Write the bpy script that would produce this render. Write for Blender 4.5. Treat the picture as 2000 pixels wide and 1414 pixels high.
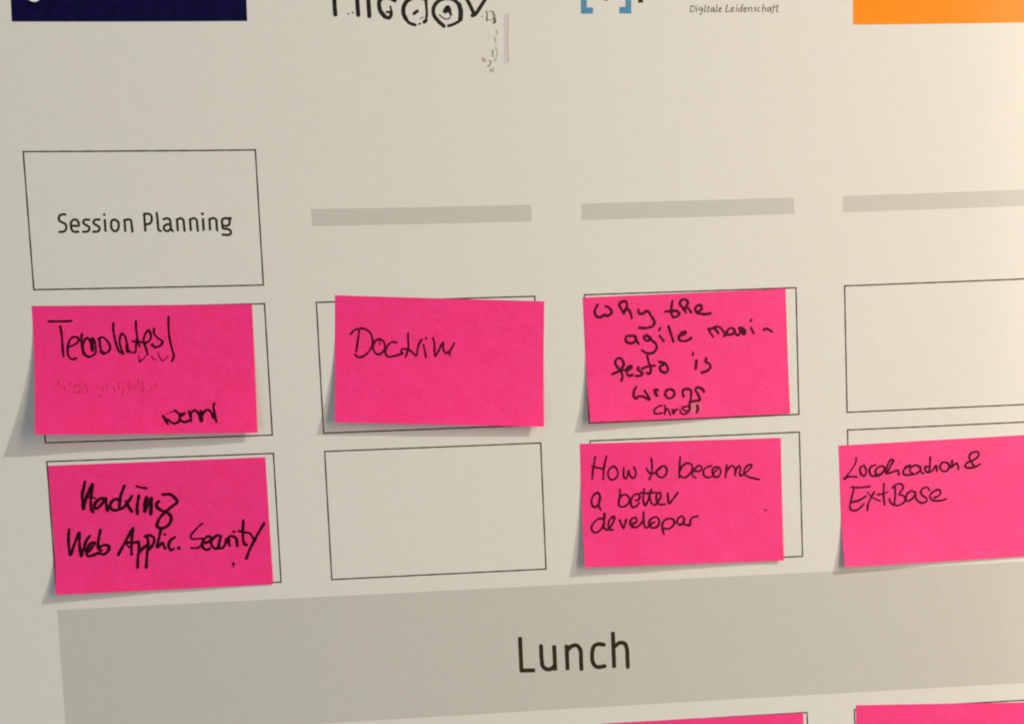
import bpy, bmesh, math, random
from mathutils import Matrix, Vector

C = bpy.context.scene
for o in list(bpy.data.objects):
    bpy.data.objects.remove(o)
MM = 0.001

# ---------------------------------------------------------------- data (millimetres on the poster, x right, y down)
NOTE_SIZE=(126.60,75.93)
NOTES={'T': ([-1.923, -1.601, 0.014, 9.736, 4.18], 0.12, 1.0), 'H': ([0.466, 90.152, -0.003, 4.405, 0.574], 0.6, 1.7), 'D': ([173.966, -3.86, 0.055, 5.513, 4.29], 0.3, 1.0), 'W': ([324.106, 1.586, -0.01, 4.457, 0.667], 0.4, 1.6), 'B': ([318.897, 89.227, 0.012, 4.425, 1.454], 0.2, 1.3), 'L': ([481.998, 97.039, -0.011, 3.41, 0.569], 0.55, 1.5), 'P': ([328.312, 262.326, 0.006, 3.0, 1.0], 0.4, 1.6), 'Q': ([489.156, 260.101, 0.038, 3.0, 1.0], 0.4, 1.6)}
LAMP=[2444.8, -1167.9, 1048.0]
CAM=[0.071747, -0.07412, -0.055873, -219.856858, -208.632689, 599.027104]
PP=[-192.58, 596.98]
BOW=[0.611, 0.0248, 0.3569]
LAYOUT=[132.0, 76.86, 162.65, -0.0, 87.73, -87.98, -10.77, -53.84, -44.1, 262.92]
WRITING=[
['T','handwritten_title','ink',1,[[1.2,0,[(9.07,8.74),(12.06,8.88),(16.2,8.87),(19.97,8.83),(22.06,8.58)]],[1.2,0,[(15.47,11.73),(16.0,16.26),(16.17,20.89),(16.26,25.16),(16.6,29.26)]],[1.2,0,[(20.39,23.45),(23.08,22.32),(25.43,20.21),(25.13,18.47),(23.27,17.87),(20.96,19.0),(19.51,22.09),(18.96,26.36),(19.6,29.49),(21.62,31.07),(23.72,30.31)]],[1.2,0,[(27.51,16.17),(27.04,19.84),(27.18,23.72),(28.14,28.02),(31.11,29.61),(33.8,28.47),(35.2,26.53)]],[1.2,0,[(27.62,26.84),(28.0,22.17),(29.06,19.47),(30.43,18.52),(31.69,19.89),(32.31,23.0),(32.76,25.92)]],[1.6,0,[(33.43,19.13),(33.29,22.23),(33.33,25.93)]],[1.2,0,[(31.86,20.28),(33.45,18.74),(34.67,21.08),(35.09,26.53)]],[1.6,0,[(27.59,22.95),(27.66,25.67),(28.53,27.82)]],[1.2,0,[(37.41,19.17),(37.5,23.05),(38.41,26.96)]],[1.2,0,[(36.65,19.16),(39.16,18.22),(41.36,19.99),(43.18,23.5),(42.82,25.84),(40.67,27.37),(38.76,27.55),(37.49,26.17)]],[1.8,0,[(38.04,26.56),(39.52,27.75)]],[1.2,0,[(45.72,10.2),(45.46,13.85),(46.3,20.04),(47.43,24.72),(48.48,27.07)]],[1.2,0,[(50.54,28.07),(49.18,23.96),(48.78,20.07),(50.29,16.21),(51.76,17.39),(52.81,21.27),(53.38,25.56),(54.69,27.14)]],[1.8,0,[(52.84,23.22),(53.08,26.54)]],[1.2,0,[(48.49,26.87),(50.54,27.95)]],[1.2,0,[(58.66,9.37),(58.61,13.98),(58.89,18.62),(58.22,22.5),(57.44,27.17),(55.91,27.35)]],[1.2,0,[(56.19,20.73),(58.86,20.95),(61.52,21.37),(63.8,21.71)]],[1.6,0,[(58.74,19.4),(59.4,21.74)]],[1.2,0,[(58.88,20.56),(60.27,23.69)]],[1.2,0,[(61.9,21.45),(64.19,21.6),(66.38,19.87),(66.89,17.16),(65.68,14.36),(63.65,16.74),(62.57,20.22),(63.5,24.12),(64.66,28.43)]],[0.56,0,[(64.47,28.43),(62.27,30.75),(59.49,33.27)]],[0.56,0,[(59.27,29.15),(59.58,33.07)]],[0.96,0,[(59.53,32.29),(61.08,31.91)]],[1.2,0,[(68.99,13.51),(68.67,16.02),(70.83,19.14),(73.43,21.12),(72.17,23.44),(69.07,24.11),(66.82,22.91)]],[0.88,0,[(67.61,22.41),(68.84,24.96)]],[1.2,0,[(77.6,6.87),(77.3,12.63),(77.65,19.61),(78.64,25.08),(79.61,29.39),(78.52,32.52)]],[0.56,0,[(66.53,29.63),(68.74,32.01)]],[0.56,0,[(70.47,27.33),(71.49,30.47),(73.14,32.37),(76.12,29.94)]]]],
['T','handwritten_name','ink',1,[[1.42,0,[(72.24,65.2),(73.4,67.59),(74.77,70.2)]],[1.42,0,[(74.65,67.28),(76.05,68.48),(78.07,69.76),(79.93,69.5),(81.21,68.32),(81.89,66.17),(81.65,64.01)]],[1.42,0,[(79.13,62.04),(80.93,63.68),(82.36,64.23),(84.65,63.83)]],[1.42,0,[(84.44,64.04),(82.54,65.31)]],[0.52,0,[(74.13,63.81),(74.95,63.72)]],[0.56,0,[(76.21,63.13),(78.07,62.78)]],[1.42,0,[(81.85,67.46),(82.65,68.34),(84.49,69.05),(86.36,68.48),(87.63,67.53)]],[1.42,0,[(87.17,62.78),(87.92,65.16),(88.22,68.72)]],[1.42,0,[(87.92,64.94),(89.03,62.8),(90.71,62.18),(92.32,63.49),(93.28,65.87),(93.6,68.67)]],[1.42,0,[(94.02,62.43),(94.55,65.24),(94.54,68.58)]],[1.42,0,[(94.76,65.02),(96.3,62.67),(98.41,61.84),(100.21,63.8),(101.15,66.61)]],[1.42,0,[(102.09,58.02),(101.39,59.94),(101.73,62.1),(102.22,65.97),(102.84,69.0)]]]],
['T','indented_writing','dent_shade',1,[[0.89,0,[(17.03,47.07),(16.99,49.27)]],[0.89,0,[(21.88,46.75),(24.66,46.42),(26.11,44.24)]],[0.89,0,[(21.81,50.42),(24.23,50.45),(25.66,48.26)]],[0.89,0,[(24.22,51.19),(27.01,50.11)]],[0.89,0,[(28.15,45.72),(29.14,47.93),(29.77,51.25)]],[0.89,0,[(37.86,47.3),(38.14,50.24)]],[0.89,0,[(35.67,51.68),(36.68,53.17)]],[0.89,0,[(40.37,45.13),(40.98,48.07)]],[0.89,0,[(44.15,47.37),(45.12,50.32)]],[0.89,0,[(47.02,44.84),(47.62,48.51)]],[0.89,0,[(50.07,48.54),(48.89,53.3)]],[0.89,0,[(53.37,43.82),(53.55,49.32)]],[0.89,0,[(58.32,43.15),(58.54,47.18),(56.43,47.15)]],[0.89,0,[(61.09,44.65),(61.08,50.51)]],[0.89,0,[(65.13,50.55),(66.29,47.27)]],[0.89,0,[(69.18,45.48),(68.37,48.39)]],[0.89,0,[(13.3,43.73),(13.42,46.29)]],[0.89,0,[(19.86,44.17),(19.63,46.73)]]]],
['H','handwritten_title','ink',1,[[1.74,0,[(20.4,10.23),(19.46,13.81),(18.44,17.22),(18.25,21.94),(18.2,25.88)]],[1.74,0,[(18.59,25.74),(20.03,20.76),(22.07,16.12),(24.55,11.82),(23.75,16.5),(23.0,21.2),(22.97,25.93),(23.69,27.86)]],[0.9,0,[(20.28,19.51),(23.07,19.41),(25.66,19.99)]],[1.94,0,[(18.58,21.64),(18.43,25.73)]],[1.74,0,[(31.84,20.32),(29.21,20.21),(26.3,21.81),(24.85,24.75),(25.53,26.04),(27.95,24.73),(31.0,21.23)]],[1.74,0,[(31.67,20.47),(31.72,24.1),(32.04,27.44)]],[1.74,0,[(39.08,21.26),(36.59,21.22),(34.42,23.27),(33.91,26.1),(36.14,27.52),(39.29,27.03)]],[1.74,0,[(42.91,13.47),(41.61,16.32),(40.19,19.73),(39.53,22.86),(39.47,26.66),(41.21,26.42),(43.05,24.6)]],[1.74,0,[(46.84,19.54),(45.61,21.55),(43.58,23.67)]],[1.74,0,[(43.35,22.56),(44.25,25.29),(46.2,28.7)]],[1.74,0,[(50.9,19.56),(50.01,23.32),(49.34,27.09),(49.38,30.11)]],[1.29,0,[(49.9,13.82),(52.03,14.7),(55.73,15.4)]],[1.94,0,[(55.35,20.86),(54.07,24.77),(53.59,29.03)]],[1.74,0,[(54.01,28.89),(55.65,25.47),(57.98,21.29)]],[1.94,0,[(58.12,21.61),(57.66,25.88),(57.02,30.61)]],[1.74,0,[(62.39,23.39),(60.76,25.06),(61.2,26.99),(63.88,29.01),(66.63,30.25),(68.69,32.41),(68.58,34.95),(66.75,37.74),(64.13,39.14),(61.61,39.16),(60.2,37.75),(60.94,35.24),(63.04,32.15),(65.71,29.89),(68.71,27.48),(73.04,24.01),(71.63,21.57),(69.24,19.65),(64.85,19.53)]]]],
['H','handwritten_second_line','ink',1,[[1.62,0,[(9.29,37.52),(8.55,42.72),(8.46,47.42),(8.97,52.52),(11.21,47.55),(14.94,39.95),(14.69,44.82),(14.75,50.26),(15.17,53.48),(17.18,48.2),(18.87,44.29),(21.0,41.79)]],[1.62,0,[(19.47,51.21),(21.57,48.77),(23.52,46.14),(21.94,45.89),(19.67,47.95),(18.26,50.79),(18.98,53.66),(21.47,53.49),(25.09,52.21)]],[1.62,0,[(27.25,38.71),(26.3,42.11),(25.38,46.41),(25.42,49.68),(26.95,50.85)]],[1.62,0,[(26.37,48.64),(28.93,47.6),(31.37,48.33),(31.45,49.97),(30.07,52.09),(27.88,53.08),(25.44,52.23)]],[1.62,0,[(36.56,53.79),(39.54,48.91),(42.76,43.61),(46.26,38.5),(45.37,43.0),(44.6,48.06),(44.3,53.88)]],[1.62,0,[(41.48,46.53),(45.01,47.17),(48.63,46.61)]],[0.96,0,[(41.25,47.35),(43.41,49.82)]],[1.62,0,[(48.8,46.8),(48.94,50.09),(47.96,55.52),(47.36,61.71)]],[1.62,0,[(48.76,53.0),(51.62,50.22),(53.88,48.5)]],[1.62,0,[(54.18,44.14),(54.36,47.8),(53.36,53.96),(52.36,61.96)]],[1.62,0,[(52.95,43.72),(55.68,43.12),(58.07,45.06),(57.51,47.95),(54.77,51.47)]],[1.62,0,[(62.38,39.8),(61.19,44.11),(59.52,50.23),(61.41,48.86),(62.91,47.91),(63.49,50.06),(64.19,51.56)]],[1.48,0,[(64.32,42.98),(64.5,43.03)]],[1.62,0,[(70.14,44.9),(67.3,46.95),(66.18,50.19),(67.3,52.44),(69.15,51.8)]],[1.85,0,[(71.98,51.5),(72.19,51.58)]]]],
['H','handwritten_word','ink',1,[[1.11,0,[(87.1,37.63),(85.61,38.43),(82.25,41.45),(79.61,44.51),(79.92,46.32),(82.77,46.54),(86.51,46.52)]],[1.17,0,[(79.27,51.88),(83.0,51.92),(85.69,50.31)]],[1.58,0,[(86.03,49.45),(89.52,48.75),(91.5,47.1),(90.88,45.62),(89.16,45.54),(87.02,47.47),(85.75,50.31),(86.97,52.69),(88.66,53.3),(90.43,52.57)]],[1.58,0,[(97.49,45.79),(95.52,45.12),(93.44,46.04),(91.3,48.84),(91.67,51.18),(93.3,52.77),(95.31,52.81)]],[1.58,0,[(97.36,45.64),(96.29,48.78),(95.64,52.24),(97.33,52.85),(99.48,50.68),(100.55,47.54)]],[1.75,0,[(100.39,47.82),(101.32,49.03)]],[1.58,0,[(101.48,48.74),(102.16,51.68)]],[1.58,0,[(101.74,49.34),(102.23,46.16),(103.83,45.95),(106.07,47.07),(106.63,51.9)]],[1.46,0,[(104.72,43.38),(105.58,43.42)]],[1.58,0,[(111.21,36.86),(110.67,40.75),(110.3,45.09),(110.53,49.76),(111.15,51.39),(112.16,51.44)]],[1.29,0,[(108.06,43.1),(110.9,43.96),(114.47,44.77),(116.69,48.6)]],[1.58,0,[(123.37,39.31),(120.49,43.54),(116.62,49.76),(113.36,55.43),(111.59,59.72)]],[1.46,0,[(103.61,62.25),(103.71,62.6)]],[0.64,0,[(103.65,62.54),(103.53,64.58)]]]],
['D','handwritten_title','maroon',1,[[1.21,0,[(9.42,22.56),(11.14,20.32),(13.9,19.23),(17.0,19.04),(20.11,20.42),(22.02,23.41),(22.54,27.15),(21.5,30.6),(19.08,33.75),(16.32,35.72),(13.9,35.95),(11.83,34.45)]],[1.21,0,[(14.41,20.4),(13.97,24.31),(13.28,28.41),(12.69,32.89)]],[0.76,0,[(26.69,25.68),(26.76,28.24)]],[1.21,0,[(26.17,25.01),(24.27,26.08),(22.88,28.85),(23.16,31.59),(24.79,33.78),(26.69,33.97),(28.6,32.48),(29.99,30.04),(29.46,26.97),(27.73,25.31),(26.0,24.84)]],[1.21,0,[(36.92,26.95),(34.66,26.32),(32.58,27.57),(30.68,30.37),(30.16,33.13),(31.55,35.16),(35.02,34.9),(38.14,33.96),(40.58,33.04),(39.71,32.03),(39.88,30.65),(41.97,30.42),(44.75,31.04),(46.84,32.71),(48.76,34.22),(49.63,30.58),(50.49,27.12),(52.05,24.69)]],[1.21,0,[(43.85,21.15),(43.87,24.89),(44.12,28.31),(43.53,31.76),(42.32,35.17)]],[1.21,0,[(53.11,27.74),(53.99,31.16),(54.69,34.94)]],[1.38,0,[(54.59,23.6),(54.77,23.93)]],[1.21,0,[(58.85,23.49),(59.74,26.55),(59.92,30.67),(60.28,34.29),(62.19,31.31),(65.05,26.07),(65.24,30.2),(66.74,32.23),(68.84,31.32),(71.81,26.25)]],[1.21,0,[(69.26,31.13),(69.02,33.39)]]]],
['W','handwritten_first_line','maroon',1,[[1.54,0,[(8.92,4.74),(7.18,7.92),(7.25,10.59),(9.16,12.2),(11.16,11.9),(13.0,10.64),(13.76,11.44),(16.36,10.97),(17.51,9.3),(16.15,6.95),(13.83,5.71)]],[1.54,0,[(25.12,10.58),(23.28,7.44),(22.39,5.11),(24.25,3.47),(26.63,3.57),(27.25,5.7),(26.44,7.77),(24.96,9.81)]],[1.54,0,[(25.81,8.5),(28.0,8.4),(29.11,10.37),(29.76,13.46)]],[1.54,0,[(34.16,8.67),(34.46,10.78),(36.64,11.15),(39.5,9.58),(42.13,13.22),(43.79,16.36),(42.68,18.81),(38.65,19.79),(34.27,19.48)]],[1.54,0,[(55.48,4.4),(54.71,8.39),(54.57,11.84),(55.67,14.0),(58.08,13.72),(59.43,12.05),(57.82,10.52),(50.63,10.52)]],[1.54,0,[(63.77,11.66),(61.69,8.69),(60.07,6.32),(60.88,4.25),(63.69,3.87),(65.09,5.77),(63.92,8.02),(62.67,9.31),(65.08,9.03),(66.89,11.8)]],[1.54,0,[(70.58,11.58),(73.24,10.16),(73.45,8.05),(71.54,7.66),(69.55,9.42),(70.36,11.95),(73.33,12.85),(76.13,13.17),(79.15,12.72)]]]],
['W','handwritten_second_line','maroon',1,[[1.49,0,[(31.39,24.36),(28.72,24.08),(26.03,24.44),(25.26,26.51),(26.86,28.19),(29.53,28.47),(31.43,27.1),(31.72,24.53),(31.95,26.8),(33.35,29.13)]],[1.62,0,[(38.76,24.36),(36.89,24.92),(37.16,26.55),(39.3,27.45),(41.01,26.56),(38.77,24.2)]],[1.49,0,[(40.38,25.72),(41.97,27.57),(44.22,29.94),(44.45,32.22),(42.31,34.72),(39.6,35.18),(37.29,34.49),(35.34,33.1)]],[1.49,0,[(46.63,24.87),(49.01,28.05)]],[1.16,0,[(47.17,20.05),(46.6,21.64)]],[1.49,0,[(52.4,19.47),(53.72,23.89),(55.03,28.8)]],[1.81,0,[(59.56,25.12),(62.28,24.27),(62.83,23.33),(60.3,23.54)]],[1.49,0,[(59.22,25.11),(58.51,26.05),(59.1,28.02),(61.09,28.69),(63.79,28.39),(66.2,27.2)]]]],
['W','handwritten_word','maroon',1,[[1.38,0,[(77.3,22.0),(78.29,24.36),(79.99,26.87)]],[1.38,0,[(77.53,22.13),(80.2,21.79),(82.64,20.9),(84.31,21.28),(86.16,23.33),(87.77,25.49)]],[1.38,0,[(81.39,21.96),(83.45,24.94)]],[1.38,0,[(86.99,26.84),(88.24,25.74),(89.8,22.8),(91.51,22.18),(93.41,23.19),(93.34,24.81),(91.85,26.02),(88.23,26.09)]],[1.38,0,[(93.65,23.21),(94.04,25.54),(95.68,26.78),(97.2,24.99)]],[1.73,0,[(96.82,22.42),(99.21,23.0),(100.35,24.67),(99.57,26.26),(97.92,25.02),(97.04,22.9)]],[1.85,0,[(98.22,23.65),(98.88,25.3)]],[1.38,0,[(104.07,22.29),(104.61,23.94),(105.62,25.96)]],[1.15,0,[(104.48,17.56),(103.83,18.8)]],[1.38,0,[(111.98,24.28),(113.46,23.53),(115.6,24.44),(117.25,25.68)]]]],
['W','handwritten_third_line','maroon',1,[[1.49,0,[(16.11,46.62),(18.51,45.74),(20.91,45.03),(23.96,44.51)]],[1.49,0,[(21.36,50.97),(22.21,48.21),(21.4,45.21),(19.39,42.5),(18.21,39.82),(19.35,37.59),(21.71,37.31),(23.31,39.73),(23.18,42.01),(21.13,44.21)]],[1.94,0,[(25.81,44.43),(27.74,43.2),(27.76,42.87)]],[1.49,0,[(25.65,44.42),(28.28,42.57),(26.09,42.64),(25.0,45.05),(25.3,47.2),(26.58,48.24),(28.46,47.67)]],[1.49,0,[(32.61,43.1),(31.87,44.21),(33.3,45.59),(34.74,46.8),(34.16,48.09),(32.78,48.52),(30.43,48.41)]],[1.94,0,[(34.26,46.45),(34.55,47.12)]],[1.49,0,[(38.35,36.66),(39.0,40.11),(39.99,43.43),(40.09,45.73),(39.24,47.5),(37.59,46.93)]],[1.49,0,[(34.73,44.18),(37.82,43.17),(42.56,42.73)]],[1.49,0,[(45.7,40.58),(48.69,41.37),(50.59,43.59),(50.73,45.89),(49.03,47.29),(46.72,46.36),(45.76,44.35),(46.59,42.91),(47.95,42.65)]],[1.49,0,[(68.96,40.84),(68.66,43.44),(68.18,46.04)]],[1.16,0,[(67.07,35.85),(66.83,37.47)]],[1.49,0,[(75.09,39.81),(74.67,41.59),(77.28,43.51),(77.52,45.33),(75.39,47.36),(71.96,48.18)]]]],
['W','handwritten_fourth_line','maroon',1,[[1.5,0,[(30.32,55.18),(28.7,57.66),(28.48,60.78),(29.52,62.39),(31.65,60.92),(34.23,61.32),(38.01,63.19),(36.91,60.3),(35.35,57.68)]],[1.8,0,[(41.87,57.68),(43.47,57.61)]],[1.8,0,[(41.86,57.83),(42.04,59.39),(42.8,60.99)]],[1.5,0,[(51.3,57.54),(48.93,58.29),(48.2,60.52),(49.5,62.85),(51.82,62.95),(53.73,61.33),(53.82,59.07),(52.73,57.89),(51.3,57.54)]],[1.5,0,[(59.7,62.45),(59.19,60.45),(59.82,58.35),(62.61,57.77),(64.57,58.99),(64.4,61.82),(63.93,64.63),(63.23,66.58),(62.79,68.83)]],[1.5,0,[(72.67,59.93),(71.61,58.19),(68.17,57.18),(67.49,58.85),(68.79,61.45),(69.75,64.89),(66.51,65.45),(64.14,66.05)]]]],
['W','handwritten_name','maroon',1,[[1.11,0,[(45.71,67.22),(43.04,67.96),(40.57,69.85),(40.71,71.85),(43.01,72.24),(45.67,71.78)]],[1.11,0,[(47.45,67.3),(47.37,70.43),(47.04,72.98)]],[1.11,0,[(47.49,70.72),(49.05,69.36),(49.8,71.1),(50.51,73.41)]],[1.27,0,[(52.06,70.06),(52.6,72.65),(53.45,70.98),(55.13,69.91)]],[1.11,0,[(56.88,69.99),(57.16,72.28),(58.99,73.21),(62.0,71.92),(63.3,69.99),(62.51,68.68),(58.39,69.2),(59.45,70.81),(62.6,71.66)]],[1.52,0,[(62.31,71.65),(63.33,69.42)]],[0.55,0,[(57.01,68.01),(57.28,68.3)]],[1.66,0,[(67.92,68.49),(68.25,70.21),(67.23,72.44)]]]],
['W','erased_smudge','smudge_pink',1,[[2.63,0,[(65.48,67.82),(65.11,71.21)]],[1.11,0,[(69.9,67.16),(69.83,70.57)]]]],
['B','handwritten_first_line','maroon',1,[[1.2,0,[(9.37,8.08),(8.74,11.24),(7.96,14.93),(7.07,21.82)]],[1.2,0,[(16.45,7.89),(15.09,12.75),(14.46,16.19),(14.01,22.03)]],[1.2,0,[(7.44,13.86),(10.95,14.89),(14.47,15.65)]],[1.2,0,[(20.78,14.25),(18.85,14.99),(17.28,17.6),(17.33,20.53),(19.17,22.4),(21.37,21.98),(23.14,19.64),(22.9,16.44),(21.05,14.26)]],[1.2,0,[(27.16,15.23),(26.82,17.88),(27.0,21.09),(28.06,22.13),(29.36,19.82),(29.84,17.17),(30.98,20.41),(33.12,21.94),(34.41,19.98),(34.35,17.31),(33.31,15.02)]],[1.2,0,[(44.36,10.15),(44.83,13.63),(44.42,18.94),(43.83,20.79),(42.94,22.9)]],[1.2,0,[(41.22,16.05),(42.52,18.35),(44.41,19.61),(46.89,18.75),(48.31,17.19),(50.54,15.39),(52.74,15.14),(54.06,17.1),(53.15,20.54),(50.92,22.03),(48.48,21.07),(47.3,19.03)]],[1.7,0,[(47.74,17.71),(49.7,16.3)]]]],
['B','handwritten_word','maroon',1,[[1.16,0,[(62.69,9.61),(62.31,13.69),(61.84,18.77),(61.8,22.59)]],[1.16,0,[(61.97,19.34),(63.87,15.43),(66.23,13.87),(68.56,13.94),(70.32,15.91),(69.92,18.16),(68.11,20.66),(65.73,22.42),(63.99,22.37),(62.28,21.04)]],[1.16,0,[(70.78,18.61),(75.15,18.75),(76.12,16.93),(75.22,15.55),(73.76,15.59),(72.28,16.82),(70.49,18.75),(69.92,20.43),(70.55,22.01),(72.13,22.76)]],[1.16,0,[(82.2,15.85),(79.86,16.26),(77.49,18.11),(77.0,20.36),(78.26,22.53),(80.29,22.96),(82.94,21.96),(82.71,19.4),(83.64,17.16),(85.69,16.66),(87.42,17.42),(88.02,19.56),(87.03,22.09),(85.25,22.88),(83.67,22.13),(83.57,20.28),(85.06,18.91),(85.95,17.94)]],[1.16,0,[(91.98,15.58),(91.48,18.82),(90.94,23.35)]],[1.16,0,[(91.14,20.8),(93.26,17.46),(95.33,16.24),(97.05,17.86),(97.1,22.12)]],[1.16,0,[(97.28,20.99),(98.22,17.89),(100.0,16.39),(100.7,17.97),(99.91,21.07),(100.75,22.51),(103.12,21.17),(106.1,18.7),(107.9,16.35),(106.15,15.87),(103.78,17.78),(102.7,20.3),(103.39,22.17),(105.42,23.23),(108.32,24.17),(112.4,25.15)]]]],
['B','handwritten_second_line','maroon',1,[[1.29,0,[(10.1,29.88),(7.6,31.6),(6.26,34.55),(6.44,37.55),(7.91,38.94),(9.78,37.95),(11.17,35.3),(11.81,32.93),(10.41,29.89)]],[1.46,0,[(11.66,32.92),(10.92,36.19),(10.82,38.58),(11.64,40.65)]],[1.29,0,[(24.18,28.53),(24.05,32.11),(23.3,35.68),(23.35,38.38),(25.3,39.34),(27.78,38.52),(30.01,36.19),(29.8,33.79),(27.73,31.87),(25.58,32.16),(24.31,33.47)]],[1.29,0,[(33.71,35.71),(35.56,35.17),(36.55,33.4),(35.39,31.63),(32.91,32.39),(30.98,35.02),(30.86,38.02),(32.01,39.79),(34.19,39.02),(36.11,36.98)]],[1.29,0,[(39.47,28.7),(38.72,32.57),(38.86,37.07),(39.71,38.9),(41.33,36.55),(42.7,32.69)]],[1.29,0,[(36.94,31.02),(41.21,31.45),(46.75,31.02)]],[1.29,0,[(44.05,29.14),(42.71,32.39),(43.18,36.31),(44.64,38.45),(46.48,38.51),(48.09,36.46),(49.73,33.51),(49.19,31.25),(47.32,32.24),(46.91,35.22),(47.74,37.65),(49.85,38.77),(52.32,38.4)]],[1.29,0,[(54.09,31.55),(54.28,35.16),(54.94,38.18),(57.66,35.26),(60.54,31.75)]]]],
['B','handwritten_third_line','maroon',1,[[1.29,0,[(12.47,46.13),(10.33,46.12),(7.81,47.78),(5.87,50.12),(5.45,52.51),(6.88,54.36),(9.34,54.14),(11.89,51.82),(13.58,48.57)]],[1.52,0,[(13.98,43.18),(13.48,47.36),(12.96,51.85)]],[1.29,0,[(13.42,51.87),(14.58,53.11),(16.46,52.27),(18.74,49.34),(20.15,45.18),(18.61,45.43),(16.69,47.47),(16.09,50.45),(16.74,52.88),(18.56,53.24)]],[1.29,0,[(23.27,47.38),(24.22,50.11),(25.48,52.56),(26.36,50.18),(27.41,47.21)]],[1.29,0,[(30.36,49.71),(32.83,49.49),(34.13,47.73),(33.28,46.2),(31.11,46.73),(29.63,49.09),(30.59,51.52),(33.01,52.2),(35.84,50.79),(37.46,48.74)]],[1.58,0,[(30.63,50.62),(32.1,52.02)]],[1.29,0,[(38.64,42.76),(38.32,46.66),(38.6,50.88),(39.44,52.71),(41.32,51.87),(42.09,48.29),(44.32,46.55),(46.78,46.39),(48.08,48.48),(47.49,51.47),(44.97,52.83),(42.54,52.21),(43.24,50.13),(45.12,49.44)]],[1.29,0,[(50.64,57.0),(50.0,53.96),(49.96,51.25),(51.31,48.59),(54.12,47.47),(56.87,48.01),(57.78,50.0),(56.39,52.36),(53.86,53.79),(51.1,53.4)]],[1.29,0,[(59.26,50.05),(60.12,47.67),(62.49,46.24),(63.97,47.79),(63.41,50.18),(61.35,51.62),(59.55,50.51)]],[1.29,0,[(60.44,51.29),(63.53,51.09),(65.36,51.76),(67.13,52.12),(67.91,49.73),(69.08,47.36),(72.66,46.57)]]]],
['B','ink_dot','maroon',1,[[1.23,0,[(115.73,44.27),(115.98,44.35)]]]],
['L','handwritten_first_line','maroon',1,[[0.96,0,[(10.99,8.04),(10.41,11.4),(7.71,15.31),(3.57,20.29)]],[1.75,0,[(3.09,20.71),(5.23,19.47)]],[1.05,0,[(4.76,19.67),(8.03,19.63),(11.05,20.03)]],[1.27,0,[(15.72,13.05),(13.58,14.29),(13.46,17.9),(15.73,19.75),(17.09,16.74),(16.17,13.53)]],[1.27,0,[(23.19,13.24),(20.35,14.21),(19.11,16.4),(20.17,19.63),(23.43,20.18),(26.26,19.3),(29.18,15.61),(26.43,14.1),(23.07,16.85),(23.45,19.59)]],[1.58,0,[(22.97,19.79),(26.73,19.1)]],[1.27,0,[(29.18,15.61),(30.02,18.83),(32.48,14.89),(34.71,10.94),(33.08,10.62),(31.12,13.45),(30.09,16.57),(30.72,18.87),(32.83,18.53),(36.14,17.59),(37.32,17.2),(38.02,20.28)]],[0.7,0,[(38.45,12.51),(38.59,12.56)]],[1.75,0,[(42.27,15.89),(45.11,14.92)]],[1.27,0,[(42.26,16.34),(40.8,18.07),(40.98,19.99),(44.47,20.64),(48.7,20.11),(52.03,18.25)]],[1.27,0,[(52.07,16.9),(49.79,15.04),(46.49,15.67),(45.01,18.31),(46.83,19.78)]],[1.27,0,[(51.63,15.96),(52.46,19.64),(53.85,20.17)]],[1.27,0,[(58.35,10.45),(57.98,14.96),(57.38,19.55)]],[1.27,0,[(56.77,16.25),(55.0,16.15),(55.06,18.65),(56.9,19.8),(59.51,18.68),(61.94,15.86),(62.31,19.06)]],[0.53,0,[(63.43,12.77),(63.52,12.82)]],[1.27,0,[(65.73,14.26),(64.26,16.68),(65.59,19.02),(68.39,19.63),(70.34,17.02),(69.0,14.45),(65.74,14.04)]],[1.27,0,[(72.32,13.27),(71.73,17.55)]],[1.27,0,[(71.73,17.55),(75.08,15.02),(75.98,16.43),(76.14,18.94)]],[1.75,0,[(71.3,16.17),(71.51,17.09)]],[1.27,0,[(90.04,16.55),(87.19,17.97),(83.89,18.47),(80.63,17.6),(81.63,15.39),(85.89,13.81),(89.24,11.28),(89.3,9.1),(86.02,8.83),(83.64,10.51),(83.79,13.69),(86.27,17.24)]]]],
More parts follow.
